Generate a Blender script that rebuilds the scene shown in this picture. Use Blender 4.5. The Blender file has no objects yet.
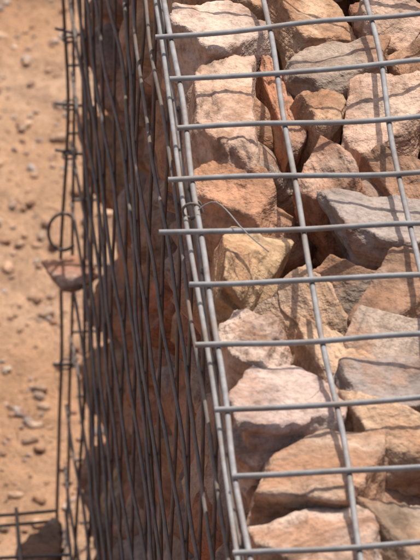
import bpy, bmesh, math, random
import numpy as np
from mathutils import Vector, Matrix, noise, Euler
random.seed(7); rng=np.random.default_rng(23)
S=bpy.context.scene
H=1.24; CELL=.075; YF=1.5; YN=-1.5; W=1.05

def link(o,parent=None):
    S.collection.objects.link(o)
    if parent: o.parent=parent
    return o
def empty(n):
    e=bpy.data.objects.new(n,None); e.empty_display_size=.1; return link(e)

# ---------------------------------------------------------------- materials
def newmat(n):
    m=bpy.data.materials.new(n); m.use_nodes=True
    nt=m.node_tree; return m,nt,nt.nodes['Principled BSDF']
def nd(nt,t,**k):
    n=nt.nodes.new(t)
    for a,b in k.items(): setattr(n,a,b)
    return n
def noise_n(nt,vec,scale,detail=6,rough=.6):
    n=nd(nt,'ShaderNodeTexNoise'); n.inputs['Scale'].default_value=scale
    n.inputs['Detail'].default_value=detail; n.inputs['Roughness'].default_value=rough
    nt.links.new(vec,n.inputs['Vector']); return n
def ramp(nt,fac,stops):
    r=nd(nt,'ShaderNodeValToRGB'); e=r.color_ramp.elements
    while len(e)<len(stops): e.new(.5)
    for i,(p,c) in enumerate(stops):
        e[i].position=p; e[i].color=(c,c,c,1) if not isinstance(c,tuple) else (*c,1)
    nt.links.new(fac,r.inputs[0]); return r
def mix(nt,mode,fac,a,b):
    m=nd(nt,'ShaderNodeMix',data_type='RGBA',blend_type=mode)
    for s,v in ((m.inputs[0],fac),(m.inputs[6],a),(m.inputs[7],b)):
        if hasattr(v,'is_linked') or hasattr(v,'links'): nt.links.new(v,s)
        elif isinstance(v,tuple): s.default_value=(*v,1)
        else: s.default_value=v
    return m.outputs[2]
def bump(nt,h,strength,dist,normal=None):
    b=nd(nt,'ShaderNodeBump'); b.inputs['Strength'].default_value=strength; b.inputs['Distance'].default_value=dist
    nt.links.new(h,b.inputs['Height'])
    if normal: nt.links.new(normal,b.inputs['Normal'])
    return b.outputs[0]

def stone_mat():
    m,nt,bs=newmat('quarry_stone')
    ra=nd(nt,'ShaderNodeAttribute',attribute_name='rc').outputs['Vector']
    ti=nd(nt,'ShaderNodeAttribute',attribute_name='tint').outputs['Color']
    n1=noise_n(nt,ra,13,4,.6)
    c=mix(nt,'MULTIPLY',1.0,ti,ramp(nt,n1.outputs[0],[(.3,.64),(.5,1.),(.7,1.16)]).outputs[0])
    n2=noise_n(nt,ra,10,5,.66); n2.inputs['Distortion'].default_value=.8
    f=ramp(nt,n2.outputs[0],[(.48,0.),(.62,.8)]).outputs[0]
    c=mix(nt,'MIX',f,c,(.33,.165,.09))
    f=ramp(nt,n2.outputs[0],[(.33,.6),(.45,0.)]).outputs[0]
    c=mix(nt,'MIX',f,c,(.46,.355,.28))
    mp=nd(nt,'ShaderNodeMapping'); mp.inputs['Scale'].default_value=(6,9,80); nt.links.new(ra,mp.inputs[0])
    n4=noise_n(nt,mp.outputs[0],1,4,.6)
    c=mix(nt,'MULTIPLY',.85,c,ramp(nt,n4.outputs[0],[(.34,.54),(.5,1.),(.66,1.12)]).outputs[0])
    n5=noise_n(nt,ra,200,3,.65)
    c=mix(nt,'MULTIPLY',.65,c,ramp(nt,n5.outputs[0],[(.33,.60),(.5,1.),(.68,1.18)]).outputs[0])
    n6=noise_n(nt,ra,36,5,.69)
    c=mix(nt,'MIX',ramp(nt,n6.outputs[0],[(.53,0.),(.68,.65)]).outputs[0],c,(.15,.09,.06))
    nt.links.new(c,bs.inputs['Base Color']); bs.inputs['Roughness'].default_value=.92
    bs.inputs['Specular IOR Level'].default_value=.15
    b1=bump(nt,n6.outputs[0],.95,.008)
    b2=bump(nt,n4.outputs[0],.6,.006,b1)
    b3=bump(nt,n5.outputs[0],.35,.0012,b2)
    nt.links.new(b3,bs.inputs['Normal']); return m
def wire_mat(name,col,met,ro):
    m,nt,bs=newmat(name)
    tc=nd(nt,'ShaderNodeTexCoord').outputs['Object']
    n=noise_n(nt,tc,70,4,.65)
    c=mix(nt,'MULTIPLY',1.,col,ramp(nt,n.outputs[0],[(.3,.7),(.7,1.2)]).outputs[0])
    c=mix(nt,'MIX',ramp(nt,noise_n(nt,tc,22,4,.7).outputs[0],[(.48,0.),(.66,.6)]).outputs[0],c,(.22,.15,.105))
    nt.links.new(c,bs.inputs['Base Color']); bs.inputs['Metallic'].default_value=met; bs.inputs['Roughness'].default_value=ro
    bs.inputs['Specular IOR Level'].default_value=.3
    return m
def ground_mat():
    m,nt,bs=newmat('sandy_soil')
    tc=nd(nt,'ShaderNodeTexCoord').outputs['Object']
    n1=noise_n(nt,tc,3.2,6,.6); n2=noise_n(nt,tc,22,6,.68); n3=noise_n(nt,tc,240,4,.72)
    c=ramp(nt,n1.outputs[0],[(.32,(.40,.22,.12)),(.5,(.455,.27,.16)),(.68,(.49,.32,.21))]).outputs[0]
    c=mix(nt,'MULTIPLY',1.,c,ramp(nt,n2.outputs[0],[(.3,.70),(.5,1.),(.7,1.14)]).outputs[0])
    c=mix(nt,'MULTIPLY',1.,c,ramp(nt,n3.outputs[0],[(.3,.62),(.5,1.),(.7,1.18)]).outputs[0])
    v=nd(nt,'ShaderNodeTexVoronoi'); v.inputs['Scale'].default_value=90; nt.links.new(tc,v.inputs['Vector'])
    f=ramp(nt,v.outputs['Color'],[(.74,0.),(.82,.35)]).outputs[0]
    c=mix(nt,'MIX',f,c,(.30,.18,.12))
    nt.links.new(c,bs.inputs['Base Color']); bs.inputs['Roughness'].default_value=.95; bs.inputs['Specular IOR Level'].default_value=.15
    b=bump(nt,n2.outputs[0],1.,.02); b=bump(nt,n3.outputs[0],.8,.0035,b)
    nt.links.new(b,bs.inputs['Normal']); return m
STONE=stone_mat()
WIRE=wire_mat('galvanised_wire',(.27,.26,.255),.1,.7)
WIRED=wire_mat('shade_toned_wire',(.16,.135,.12),.1,.7)  # darker copy of the wire, shade of the side face put into its colour
GROUND=ground_mat()

# ---------------------------------------------------------------- rock shapes
def ico(sub):
    bm=bmesh.new(); bmesh.ops.create_icosphere(bm,subdivisions=sub,radius=1)
    v=np.array([x.co[:] for x in bm.verts]); f=np.array([[q.index for q in x.verts] for x in bm.faces],dtype=np.int32); bm.free()
    v/=np.linalg.norm(v,axis=1)[:,None]; return v,f
ICO={s:ico(s) for s in (1,2,3,4,6)}
def shape(sub,p=24,nextra=9,rough=.045,slab=0.):
    """slab 0 = rubble lump, 1 = flat-topped block"""
    d,f=ICO[sub]
    N=[];D=[]
    jx=.30-.12*slab; jz=.26-.17*slab
    for ax in range(3):
        for s in (-1,1):
            n=np.zeros(3); n[ax]=s
            n+=rng.normal(0,jz if ax==2 else jx,3); N.append(n/np.linalg.norm(n)); D.append(rng.uniform(.88,1.02) if ax!=2 else .92-.14*slab)
    for _ in range(nextra):
        n=rng.normal(0,1,3); n[2]*=1-.4*slab
        n/=np.linalg.norm(n); N.append(n); D.append(rng.uniform(.9+.06*slab,1.2))
    N=np.array(N);D=np.array(D)
    q=np.clip(d@N.T/D,0,None); r=(q**p).sum(1)**(-1/p)
    v=d*r[:,None]
    k=1-.45*slab
    v[:,0]+=rng.uniform(-.28,.28)*k*v[:,1]; v[:,1]+=rng.uniform(-.2,.2)*k*v[:,0]
    v[:,0]*=1+rng.uniform(-.28,.28)*k*v[:,1]; v[:,1]*=1+rng.uniform(-.28,.28)*k*v[:,0]
    lay=rng.normal(0,1,64); ax=np.array([rng.normal(0,.25),rng.normal(0,.25),1.]); ax/=np.linalg.norm(ax)
    h=(v@ax)*rng.uniform(2.2,4.)+.35*np.sin(v[:,0]*3+1)+.3*np.sin(v[:,1]*4)+20
    i=np.floor(h).astype(int); t=h-i; t=np.clip((t-.86)/.14,0,1)
    L=lay[i]*(1-t)+lay[i+1]*t
    v[:,:2]*=(1+.055*L)[:,None]
    if rough>0:
        off=Vector(rng.uniform(-50,50,3))
        o=5 if sub>=5 else 3
        a=np.array([noise.fractal(Vector(x)*1.6+off,1.0,2.0,o) for x in v])
        if sub>=4:
            b=np.array([noise.ridged_multi_fractal(Vector(x)*1.4+off*2,.95,2.1,4,1.,2.) for x in v])
            c=np.array([math.floor(noise.noise(Vector(x)*2.0-off)*5)/5 for x in v])
            v=v*(1+rough*a*1.25-rough*.65*np.clip(b-.9,0,2)+rough*.5*c)[:,None]
        else: v=v*(1+rough*a*1.6)[:,None]
    v=v/np.abs(v).max(0)
    return v,f
class Pile:
    def __init__(s): s.V=[];s.F=[];s.T=[];s.R=[];s.n=0
    def add(s,sh,half,loc,rot,tint,touch=None):
        v,f=sh; loc0=v*np.array(half); R=np.array(Euler(rot).to_matrix()); w=loc0@R.T
        w=w+np.array(loc)
        for t in (touch or []):
            ax,sg,val=t; e=w[:,ax].max() if sg>0 else w[:,ax].min(); w[:,ax]+=val-e
        s.V.append(w); s.F.append(f+s.n); s.n+=len(v)
        Rr=np.array(Euler(rng.uniform(0,6,3)).to_matrix())
        s.R.append(loc0@(Rr.T if rng.random()<.6 else np.eye(3))+rng.uniform(-20,20,3))
        s.T.append(np.tile(np.array([*tint,1.]),(len(v),1)))
    def build(s,name,mat,parent=None):
        V=np.concatenate(s.V).astype(np.float32);F=np.concatenate(s.F).astype(np.int32)
        me=bpy.data.meshes.new(name); me.vertices.add(len(V)); me.vertices.foreach_set('co',V.ravel())
        me.loops.add(F.size); me.loops.foreach_set('vertex_index',F.ravel())
        me.polygons.add(len(F)); me.polygons.foreach_set('loop_start',np.arange(0,F.size,3,dtype=np.int32))
        me.polygons.foreach_set('use_smooth',np.ones(len(F),dtype=bool))
        a=me.attributes.new('tint','FLOAT_COLOR','POINT'); a.data.foreach_set('color',np.concatenate(s.T).astype(np.float32).ravel())
        a=me.attributes.new('rc','FLOAT_VECTOR','POINT'); a.data.foreach_set('vector',np.concatenate(s.R).astype(np.float32).ravel())
        me.update(calc_edges=True); me.materials.append(mat)
        return link(bpy.data.objects.new(name,me),parent)
LIB3=[shape(3,18,8,.05) for _ in range(24)]
LIB2=[shape(2,14,7,.04) for _ in range(12)]
LIB4=[shape(4,34,9,.055,(i%2)*.7) for i in range(20)]
pick=lambda L:L[rng.integers(len(L))]
PAL=[(.42,.25,.16),(.37,.19,.115),(.46,.34,.26),(.36,.27,.22),(.41,.28,.17),(.33,.22,.165),(.39,.18,.11),(.47,.36,.30),(.28,.17,.12)]
def tint(k=1.):
    c=np.array(PAL[rng.integers(len(PAL))])*rng.uniform(.85,1.12)*k; return tuple(c)

wall=empty('gabion_wall')
KY=[.340,.273,.203,.1296,.0566,-.0133,-.0917,-.1716,-.2576,-.3468]
def ky(k):
    if k<0: return KY[0]-k*.0725
    if k>9: return KY[9]-(k-9)*.083
    i=min(int(k),8); t=k-i; return KY[i]*(1-t)+KY[i+1]*t
tp=Pile()
PINK=(.52,.35,.255);PINKL=(.50,.37,.295);TAN=(.47,.31,.20);RED=(.37,.175,.10);GREY=(.31,.25,.215);OCH=(.45,.30,.175);GT=(.37,.275,.21);LAV=(.48,.355,.30);OL=(.32,.22,.15);BR=(.36,.215,.14)
ORR=(.45,.24,.145)
heroes=[ # c0,c1,k0,k1,tint,depth below mesh, thickness, tilt(x,y,z), flatness
(.0,1.02,-1.25,.02,PINKL,.004,.09,(-.03,0,.05),1),
(.05,1.0,-2.4,-1.2,TAN,.006,.10,(.0,0,.2),1),
(.0,.98,-.05,2.3,PINK,.004,.09,(.0,.03,.05),1),
(.02,.94,1.85,3.1,ORR,.016,.10,(.18,.04,.0),1),
(.76,1.12,-.5,1.5,RED,.03,.09,(.0,.2,.1),.5),
(1.02,1.85,-1.4,-.3,TAN,.006,.08,(.0,.1,.2),.6),
(1.8,2.8,-1.6,-.35,PINK,.006,.08,(.0,.1,-.2),.6),
(1.1,2.2,-.4,.8,GT,.012,.08,(.05,-.1,-.2),.6),
(1.0,1.7,.5,1.6,TAN,.014,.08,(.05,.15,.2),.6),
(1.55,2.4,.65,2.05,PINK,.006,.09,(.0,0,-.2),.8),
(2.2,3.1,-.3,1.1,BR,.01,.09,(.1,0,.2),.5),
(1.0,1.9,1.65,3.1,(.44,.225,.135),.008,.09,(.05,-.12,.2),.7),
(1.72,2.5,1.9,2.9,BR,.016,.08,(.1,0,.1),.5),
(2.4,3.2,1.1,2.4,TAN,.01,.09,(.1,0,.1),.5),
(1.2,2.5,2.85,3.8,GREY,.014,.06,(.08,.08,-.12),.7),
(.02,.88,2.95,4.45,OCH,.006,.09,(.04,.08,-.15),.7),
(.55,1.2,3.9,5.05,(.44,.27,.16),.024,.08,(.2,.15,.5),.3),
(1.05,1.85,3.75,4.8,GT,.018,.07,(.1,-.15,.4),.5),
(1.5,2.4,3.7,5.15,BR,.012,.08,(.05,.1,-.3),.6),
(.02,.72,4.85,6.12,PINKL,.006,.08,(.05,-.06,.10),.9),
(.58,1.45,5.1,6.0,TAN,.016,.05,(.1,0,.2),.7),
(1.25,2.2,5.0,6.0,GT,.010,.06,(.05,.1,-.2),.6),
(.9,2.2,5.85,6.7,GREY,.008,.05,(.1,.05,.12),.8),
(1.0,2.15,6.4,7.65,(.50,.33,.215),.006,.08,(.04,-.08,.12),.8),
(.0,1.04,5.95,7.15,LAV,.004,.08,(.0,0,-.05),1),
(.0,1.38,6.92,8.1,(.52,.37,.27),.005,.08,(.03,.03,-.08),1),
(.0,1.2,7.95,9.3,PINKL,.004,.08,(.0,0,.05),1),
(1.12,2.1,7.9,9.3,OL,.010,.09,(.06,0,.2),.6),
(1.2,1.6,7.5,8.05,BR,.035,.06,(.1,0,.2),.3),
(1.95,2.8,5.9,7.4,TAN,.01,.08,(.1,0,.1),.5),
(1.9,2.8,7.5,9.,GT,.01,.08,(.1,0,.1),.5),
(.05,.9,9.25,10.4,TAN,.01,.09,(.1,0,.1),.5),
(.95,1.9,9.25,10.5,PINK,.01,.09,(.1,0,.1),.5),
]
hero=Pile()
for c0,c1,k0,k1,t,dep,th,rot,fl in heroes:
    x0,x1=c0*CELL,c1*CELL; y1,y0=ky(k0),ky(k1)
    hx=(x1-x0)/2*1.11; hy=(y1-y0)/2*1.13
    loc=((x0+x1)/2,(y0+y1)/2,H-dep-th/2)
    touch=[(2,1,H-dep)]
    sh=shape(6,46,9,.055,fl)
    if c0<.2: touch.append((0,-1,max(.002,x0)))
    t=tuple(np.array(t)*rng.uniform(.93,1.05))
    hero.add(sh,(hx,hy,th/2*1.15),loc,rot,t,touch)
hero.build('upper_stones',STONE,wall)
def blocked(x,y): return x<2.75*CELL and ky(10.3)<y<ky(-2.4)
y=YN+.06
while y<YF-.04:
    x=.05
    while x<W-.03:
        px=x+rng.uniform(-.02,.02);py=y+rng.uniform(-.02,.02)
        if not blocked(px,py):
            hx,hy,hz=rng.uniform(.045,.075),rng.uniform(.04,.07),rng.uniform(.035,.055)
            tch=[(2,1,H-rng.uniform(.004,.025))]
            if px<.08: tch.append((0,-1,rng.uniform(.004,.012)))
            if px>W-.08: tch.append((0,1,W-.006))
            if py>YF-.07: tch.append((1,1,YF-.006))
            if py<YN+.07: tch.append((1,-1,YN+.006))
            tp.add(pick(LIB3),(hx,hy,hz),(px,py,H-.06),(*rng.uniform(-.2,.2,2),rng.uniform(-.6,.6)),tint(),tch)
        x+=.1
    y+=.095
for dep,sp in ((.088,.062),(.15,.09)):
    y=YN+.06
    while y<YF-.05:
        x=.055
        while x<W-.04:
            near=abs(y)<.6 and x<.35
            if near or sp>.08:
                h=rng.uniform(.025,.046,3)
                tp.add(pick(LIB4 if near and sp<.08 else LIB2),h,(x+rng.uniform(-.015,.015),y+rng.uniform(-.015,.015),H-dep+rng.uniform(-.018,.022)),rng.uniform(-.6,.6,3),tint(.9),
                   [(0,-1,.012)] if x<.06 else None)
            x+=sp
        y+=sp
tp.build('top_stones',STONE,wall)
def bulge(y,z):
    h=1-z/H
    e=.018*h*h
    n=noise.noise(Vector((y*2.6,z*3.0,3.3)))*.009+noise.noise(Vector((y*8,z*8,8.)))*.002
    return e+(n+.003)*min(1,h*6)
sd=Pile()
for lay in range(2):
    z=.04
    row=0
    while z<H-.06:
        y=YN+.05+(row%2)*.05
        while y<YF-.02:
            py=y+rng.uniform(-.03,.03); pz=z+rng.uniform(-.025,.025)
            if lay==0:
                h=(rng.uniform(.045,.075),rng.uniform(.04,.075),rng.uniform(.035,.062))
                rec=rng.uniform(.002,.03) if rng.random()<.55 else rng.uniform(.02,.05)
                if pz>H-.13: rec*=.4
                tch=[(0,-1,-bulge(py,pz)+rec)]
                if py>YF-.16:
                    tch=[(0,-1,-bulge(py,pz)+rng.uniform(.0,.006))]; h=(.06,.06,.06)
                    if py>YF-.09: tch.append((1,1,YF-rng.uniform(.002,.010)))
                if py<YN+.08: tch.append((1,-1,YN+.006))
                L=LIB4 if (py>-.3 and rng.random()<.8) else LIB3
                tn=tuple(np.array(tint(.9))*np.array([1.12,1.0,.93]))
            else:
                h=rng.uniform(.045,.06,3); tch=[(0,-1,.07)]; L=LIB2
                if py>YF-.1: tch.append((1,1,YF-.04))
                tn=tint(.7)  # inner layer tinted darker, depth shade painted into the stone colour
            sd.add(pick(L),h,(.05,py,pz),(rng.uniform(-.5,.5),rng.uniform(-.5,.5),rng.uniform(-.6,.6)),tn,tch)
            y+=.105
        z+=.082; row+=1
z=.05
while z<H-.05:
    y=YN+.1
    while y<YF-.05:
        sd.add(pick(LIB2),rng.uniform(.045,.08,3),(W-.05,y,z),rng.uniform(-.4,.4,3),tint(),[(0,1,W-rng.uniform(.005,.02))]); y+=.105
    x=.1
    while x<W-.05:
        sd.add(pick(LIB2),rng.uniform(.045,.08,3),(x,YF-.05,z),rng.uniform(-.4,.4,3),tint(),[(1,1,YF-rng.uniform(.005,.02))])
        sd.add(pick(LIB3),rng.uniform(.045,.08,3),(x,YN+.05,z),rng.uniform(-.4,.4,3),tint(),[(1,-1,YN+rng.uniform(.005,.02))])
        x+=.105
    z+=.085
sd.add(shape(4,24,8,.05,.3),(.028,.022,.010),(-.014,YF-.05,H-.898),(.12,.12,.3),(.38,.20,.135))
sd.build('side_stones',STONE,wall)
bm=bmesh.new(); bmesh.ops.create_cube(bm,size=1)
for v in bm.verts: v.co=Vector((W/2+v.co.x*(W-.2),(YF+YN)/2+v.co.y*(YF-YN-.2),(H-.14)/2+v.co.z*(H-.14)))
me=bpy.data.meshes.new('packed_core'); bm.to_mesh(me); bm.free()
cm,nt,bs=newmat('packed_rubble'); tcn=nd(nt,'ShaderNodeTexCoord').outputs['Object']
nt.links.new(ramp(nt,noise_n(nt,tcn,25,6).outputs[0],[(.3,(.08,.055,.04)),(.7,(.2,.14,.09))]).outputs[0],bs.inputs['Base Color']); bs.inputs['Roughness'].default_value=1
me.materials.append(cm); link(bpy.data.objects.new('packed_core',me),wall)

# ---------------------------------------------------------------- wires
class Wires:
    def __init__(s,name,rad,mat,parent):
        s.c=bpy.data.curves.new(name,'CURVE'); s.c.dimensions='3D'; s.c.bevel_depth=rad; s.c.bevel_resolution=2; s.c.use_fill_caps=True; s.c.resolution_u=3
        s.c.materials.append(mat); s.o=link(bpy.data.objects.new(name,s.c),parent)
    def line(s,pts,cyc=False,kind='POLY'):
        sp=s.c.splines.new(kind); sp.points.add(len(pts)-1)
        for q,p in zip(sp.points,pts): q.co=(*p,1)
        sp.use_cyclic_u=cyc
        if kind=='NURBS': sp.order_u=3; sp.use_endpoint_u=not cyc; sp.resolution_u=3
def nz(a,b,c,s): return noise.noise(Vector((a,b,c)))*s
top=Wires('lid_mesh',.0021,WIRE,wall)
ks=list(range(-16,26))
stub={0:.012,1:.006,2:.006,3:.018,4:.030,5:.014,6:.016,7:.009,8:.004,9:.011}
def sag(x,y): return nz(x*7,y*5,1.,.006)+.001
for k in ks:
    y0=ky(k)
    if not YN<y0<YF: continue
    st=stub.get(k,rng.uniform(.004,.016)); sk=rng.uniform(-.001,.006)+(.012 if k==0 else .005 if k==1 else 0)
    pts=[]; x=-st
    while x<W+.012:
        pts.append((x,y0+sk*min(x,.3)/.2+nz(x*11,y0*20,5,.005),H+.004+sag(x,y0))); x+=.02
    top.line(pts,kind='NURBS')
cols=[0,.0745,.152]+[.152+.0755*i for i in range(1,13)]
for i,x0 in enumerate(cols):
    pts=[];y=YN-.01
    while y<YF+.012:
        pts.append((x0+nz(x0*30,y*6,9,.0045),y,H+sag(x0,y))); y+=.025
    top.line(pts,kind='NURBS')
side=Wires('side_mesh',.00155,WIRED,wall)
for zi in range(0,17):
    z=.018+zi*.0755
    if z>H: break
    pts=[];y=YN-.008
    while y<YF+.004:
        zz=z+nz(y*2,z*9,2,.010); pts.append((-bulge(y,zz)-.0034+nz(y*8,z*30,7,.003),y,zz)); y+=.03
    side.line(pts,kind='NURBS')
ys=[YF-.004-i*.1128 for i in range(0,27)]
for i,y0 in enumerate(ys):
    pts=[];z=0.0
    zt=H+rng.uniform(-.012,.010)
    while z<zt:
        yy=y0+nz(y0*11,z*2,4,.010); pts.append((-bulge(yy,z)-.0004+nz(y0*30,z*6,5,.002),yy,z)); z+=.03
    pts.append((-.001,y0,zt)); side.line(pts,kind='NURBS')
edge=Wires('edge_wires',.0018,WIRE,wall)
edge.line([(-.0068+nz(y*4,1,2,.005),y,H-.009+nz(y*5,3,1,.005)) for y in np.arange(YN,YF,.03)],kind='NURBS')
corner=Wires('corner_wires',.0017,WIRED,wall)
for dx,dy in ((-.009,-.002),):
    corner.line([(-bulge(YF,z)+dx+nz(z*5,dx*90,1,.007),YF+dy,z) for z in np.arange(0,H+.01,.03)],kind='NURBS')
for Y in (YF+.003,YN-.003):
    for i in range(0,14):
        x=.004+i*.0755; corner.line([(x,Y+(.004 if Y>0 else -.004),0),(x,Y+(.004 if Y>0 else -.004),H)])
    for zi in range(0,17):
        z=.018+zi*.0755; corner.line([(-.008-rng.uniform(0,.008),Y,z),(W+.008,Y,z)])
for i in range(40): corner.line([(W+.001,YF-.004-i*.0752,0),(W+.001,YF-.004-i*.0752,H)])
for zi in range(17): corner.line([(W+.005,YN,.018+zi*.0755),(W+.005,YF,.018+zi*.0755)])
ties=Wires('lacing_ties',.0011,WIRED,wall)
def helix(c,axis,r,turns,length,w=ties):
    pts=[]
    for i in range(int(turns*14)+1):
        t=i/14*2*math.pi; s=length*(i/(turns*14)-.5)
        if axis=='z': pts.append((c[0]+r*math.cos(t),c[1]+r*math.sin(t),c[2]+s))
        else: pts.append((c[0]+r*math.cos(t),c[1]+s,c[2]+r*math.sin(t)))
    w.line(pts)
for z in (H-.66,H-.735,H-.79,H-1.03):
    helix((-bulge(YF,z)-.004,YF,z),'z',.007,2.2,.012)
    corner.line([(-bulge(YF,z)-.018,YF-.004,z+.004+rng.uniform(-.004,.008)),(-bulge(YF,z)+.02,YF,z-.004)])
helix((-.003,.10,H-.003),'y',.007,1.2,.008)
zr=H-.872
corner.line([(-bulge(YF,zr)-.010+.0145*math.cos(t),YF-.01+.004*math.sin(t),zr+.0185*math.sin(t)) for t in np.linspace(.6,5.5,20)],kind='NURBS')
loose=Wires('loose_tie_wire',.0005,WIRE,wall)
loose.line([(.0,.085,H+.006),(.010,.088,H+.014),(.020,.07,H+.014),(.030,.045,H+.010),(.045,.022,H+.008)],kind='NURBS')

# ---------------------------------------------------------------- low mattress basket beside the wall
mat_b=empty('wire_mattress_basket')
lw=Wires('basket_mesh',.0017,WIRED,mat_b)
YB=1.345; YB0=.3; XB=-1.0; HB=.14; off=-.030
for z in (HB,HB-.012,.07,.01):
    lw.line([(x,YB+nz(x*9,z,1,.006),z+nz(x*8,z*3,4,.007)) for x in np.arange(XB,off+.001,.03)],kind='NURBS')
    lw.line([(x,YB0,z) for x in np.arange(XB,off+.001,.03)])
for i in range(14):
    x=off-.048-i*.0745
    if x<XB: break
    lw.line([(x+.006,YB+.003,0),(x,YB+.003+nz(i,1,1,.006),HB+.003)])
    lw.line([(x,YB0,0),(x,YB0,HB)])
    lw.line([(x,YB+.003,HB+.004),(x-.002,YB0-.01,HB+.004)])
for i in range(1,14):
    lw.line([(XB,YB-i*.075,HB),(off,YB-i*.075,HB)])
for x in (XB,off):
    for z in (.01,.07,HB): lw.line([(x,YB0,z),(x,YB,z)])
    for i in range(1,14): lw.line([(x,YB-.01-i*.075,0),(x,YB-.01-i*.075,HB)])
bp=Pile()
bp.add(shape(4,26,9,.06),(.026,.030,.045),(-.058,YB-.035,.092),(.2,.1,.3),(.30,.19,.13))
bp.add(shape(4,22,8,.05),(.04,.04,.035),(-.06,YB-.05,.03),(.2,.1,.9),(.30,.20,.15))
bp.add(shape(4,22,8,.05),(.022,.02,.016),(-.062,1.42,.012),(.2,.1,.3),(.30,.2,.14))
y=YB-.17
while y>YB0+.03:
    x=-.07
    while x>XB+.03:
        bp.add(pick(LIB3),rng.uniform(.03,.06,3),(x+rng.uniform(-.02,.02),y+rng.uniform(-.02,.02),.045),rng.uniform(-.5,.5,3),tint(),[(2,1,rng.uniform(.07,.125))]); x-=.1
    y-=.1
bp.build('basket_stones',STONE,mat_b)

# ---------------------------------------------------------------- ground
def axis(c0,c1,step,far):
    a=list(np.arange(c0,c1+1e-6,step)); s=step
    lo,hi=[],[]
    x=c1
    while x<far: s*=1.25; x+=s; hi.append(x)
    s=step; x=c0
    while x>-far: s*=1.25; x-=s; lo.append(x)
    return np.array(lo[::-1]+a+hi)
xs=axis(-.6,.2,.008,400); yy=axis(1.2,3.2,.008,400)
def gz(x,y):
    r=math.hypot(x,y)
    k=1/(1+max(0,r-5)*.1)
    return nz(x*2.5,y*2.5,0,.020)*k+nz(x*9,y*9,2,.012)*k+nz(x*28,y*28,5,.006)*k+nz(x*75,y*75,5,.0025)*k-.008+ (nz(x*.05,y*.05,3,.5) if r>15 else 0)*min(1,(r-15)/30 if r>15 else 0)
V=[(x,y,gz(x,y)) for y in yy for x in xs]; nx=len(xs)
F=[(j*nx+i,j*nx+i+1,(j+1)*nx+i+1,(j+1)*nx+i) for j in range(len(yy)-1) for i in range(nx-1)]
me=bpy.data.meshes.new('ground'); me.from_pydata(V,[],F); me.polygons.foreach_set('use_smooth',[True]*len(F)); me.materials.append(GROUND)
link(bpy.data.objects.new('ground',me))
pb=Pile()
PC=[(.46,.31,.21),(.43,.29,.20),(.50,.39,.30),(.40,.31,.25),(.36,.21,.135),(.48,.30,.19),(.36,.30,.26)]
def peb(n,x0,x1,y0,y1,lo,hi,L,ex=2.6):
    for _ in range(n):
        x=rng.uniform(x0,x1);y=rng.uniform(y0,y1)
        if -.01<x<W and YN<y<YF: continue
        s=lo*(hi/lo)**(rng.random()**ex)
        h=s*rng.uniform(.6,1.2,3)*np.array([1,1,.6])
        pb.add(pick(L),h,(x,y,gz(x,y)+h[2]*.25),(*rng.uniform(-.3,.3,2),rng.uniform(0,6)),tuple(np.array(PC[rng.integers(len(PC))])*rng.uniform(.85,1.15)))
peb(5200,-.45,.15,1.45,3.2,.0013,.010,LIB2,2.6)
peb(1500,-3,3,-2,6,.003,.02,LIB2)
for x,y,s in ((-.075,2.03,.012),(-.105,1.83,.010),(-.14,2.2,.010),(-.06,2.52,.012),(-.145,1.66,.010),(-.03,1.80,.009),(-.02,2.31,.008)):
    pb.add(pick(LIB4),(s,s*.8,s*.6),(x,y,gz(x,y)+s*.3),(.1,.1,rng.uniform(0,6)),PC[rng.integers(4)])
pb.build('pebbles',STONE)

# ---------------------------------------------------------------- light
EL,AZ=math.radians(65),math.radians(32)
w=bpy.data.worlds.new('World'); S.world=w; w.use_nodes=True; nt=w.node_tree
sk=nt.nodes.new('ShaderNodeTexSky'); sk.sky_type='NISHITA'; sk.sun_disc=False; sk.sun_elevation=EL; sk.sun_rotation=AZ; sk.dust_density=5.
nt.links.new(sk.outputs[0],nt.nodes['Background'].inputs[0]); nt.nodes['Background'].inputs[1].default_value=.15
l=bpy.data.lights.new('sun','SUN'); l.energy=4.5; l.angle=math.radians(.9); l.color=(1,.95,.88)
so=link(bpy.data.objects.new('sun',l)); sdv=Vector((math.cos(EL)*math.sin(AZ),math.cos(EL)*math.cos(AZ),math.sin(EL)))
so.rotation_euler=sdv.to_track_quat('Z','Y').to_euler(); so.location=sdv*10
# ---------------------------------------------------------------- camera
p,a,d=math.radians(32),math.radians(4.6),4.575
vd=Vector((math.cos(p)*math.sin(a),math.cos(p)*math.cos(a),-math.sin(p)))
cam=bpy.data.cameras.new('camera'); co=link(bpy.data.objects.new('camera',cam))
co.location=Vector((.0018,0,H))-vd*d; co.rotation_euler=vd.to_track_quat('-Z','Y').to_euler()
cam.sensor_fit='HORIZONTAL'; cam.sensor_width=36; cam.lens=6500/420*36; cam.clip_start=.1; cam.clip_end=2000
cam.dof.use_dof=True; cam.dof.focus_distance=4.95; cam.dof.aperture_fstop=44
S.camera=co
S.view_settings.view_transform='Standard'; S.view_settings.look='None'; S.view_settings.exposure=0
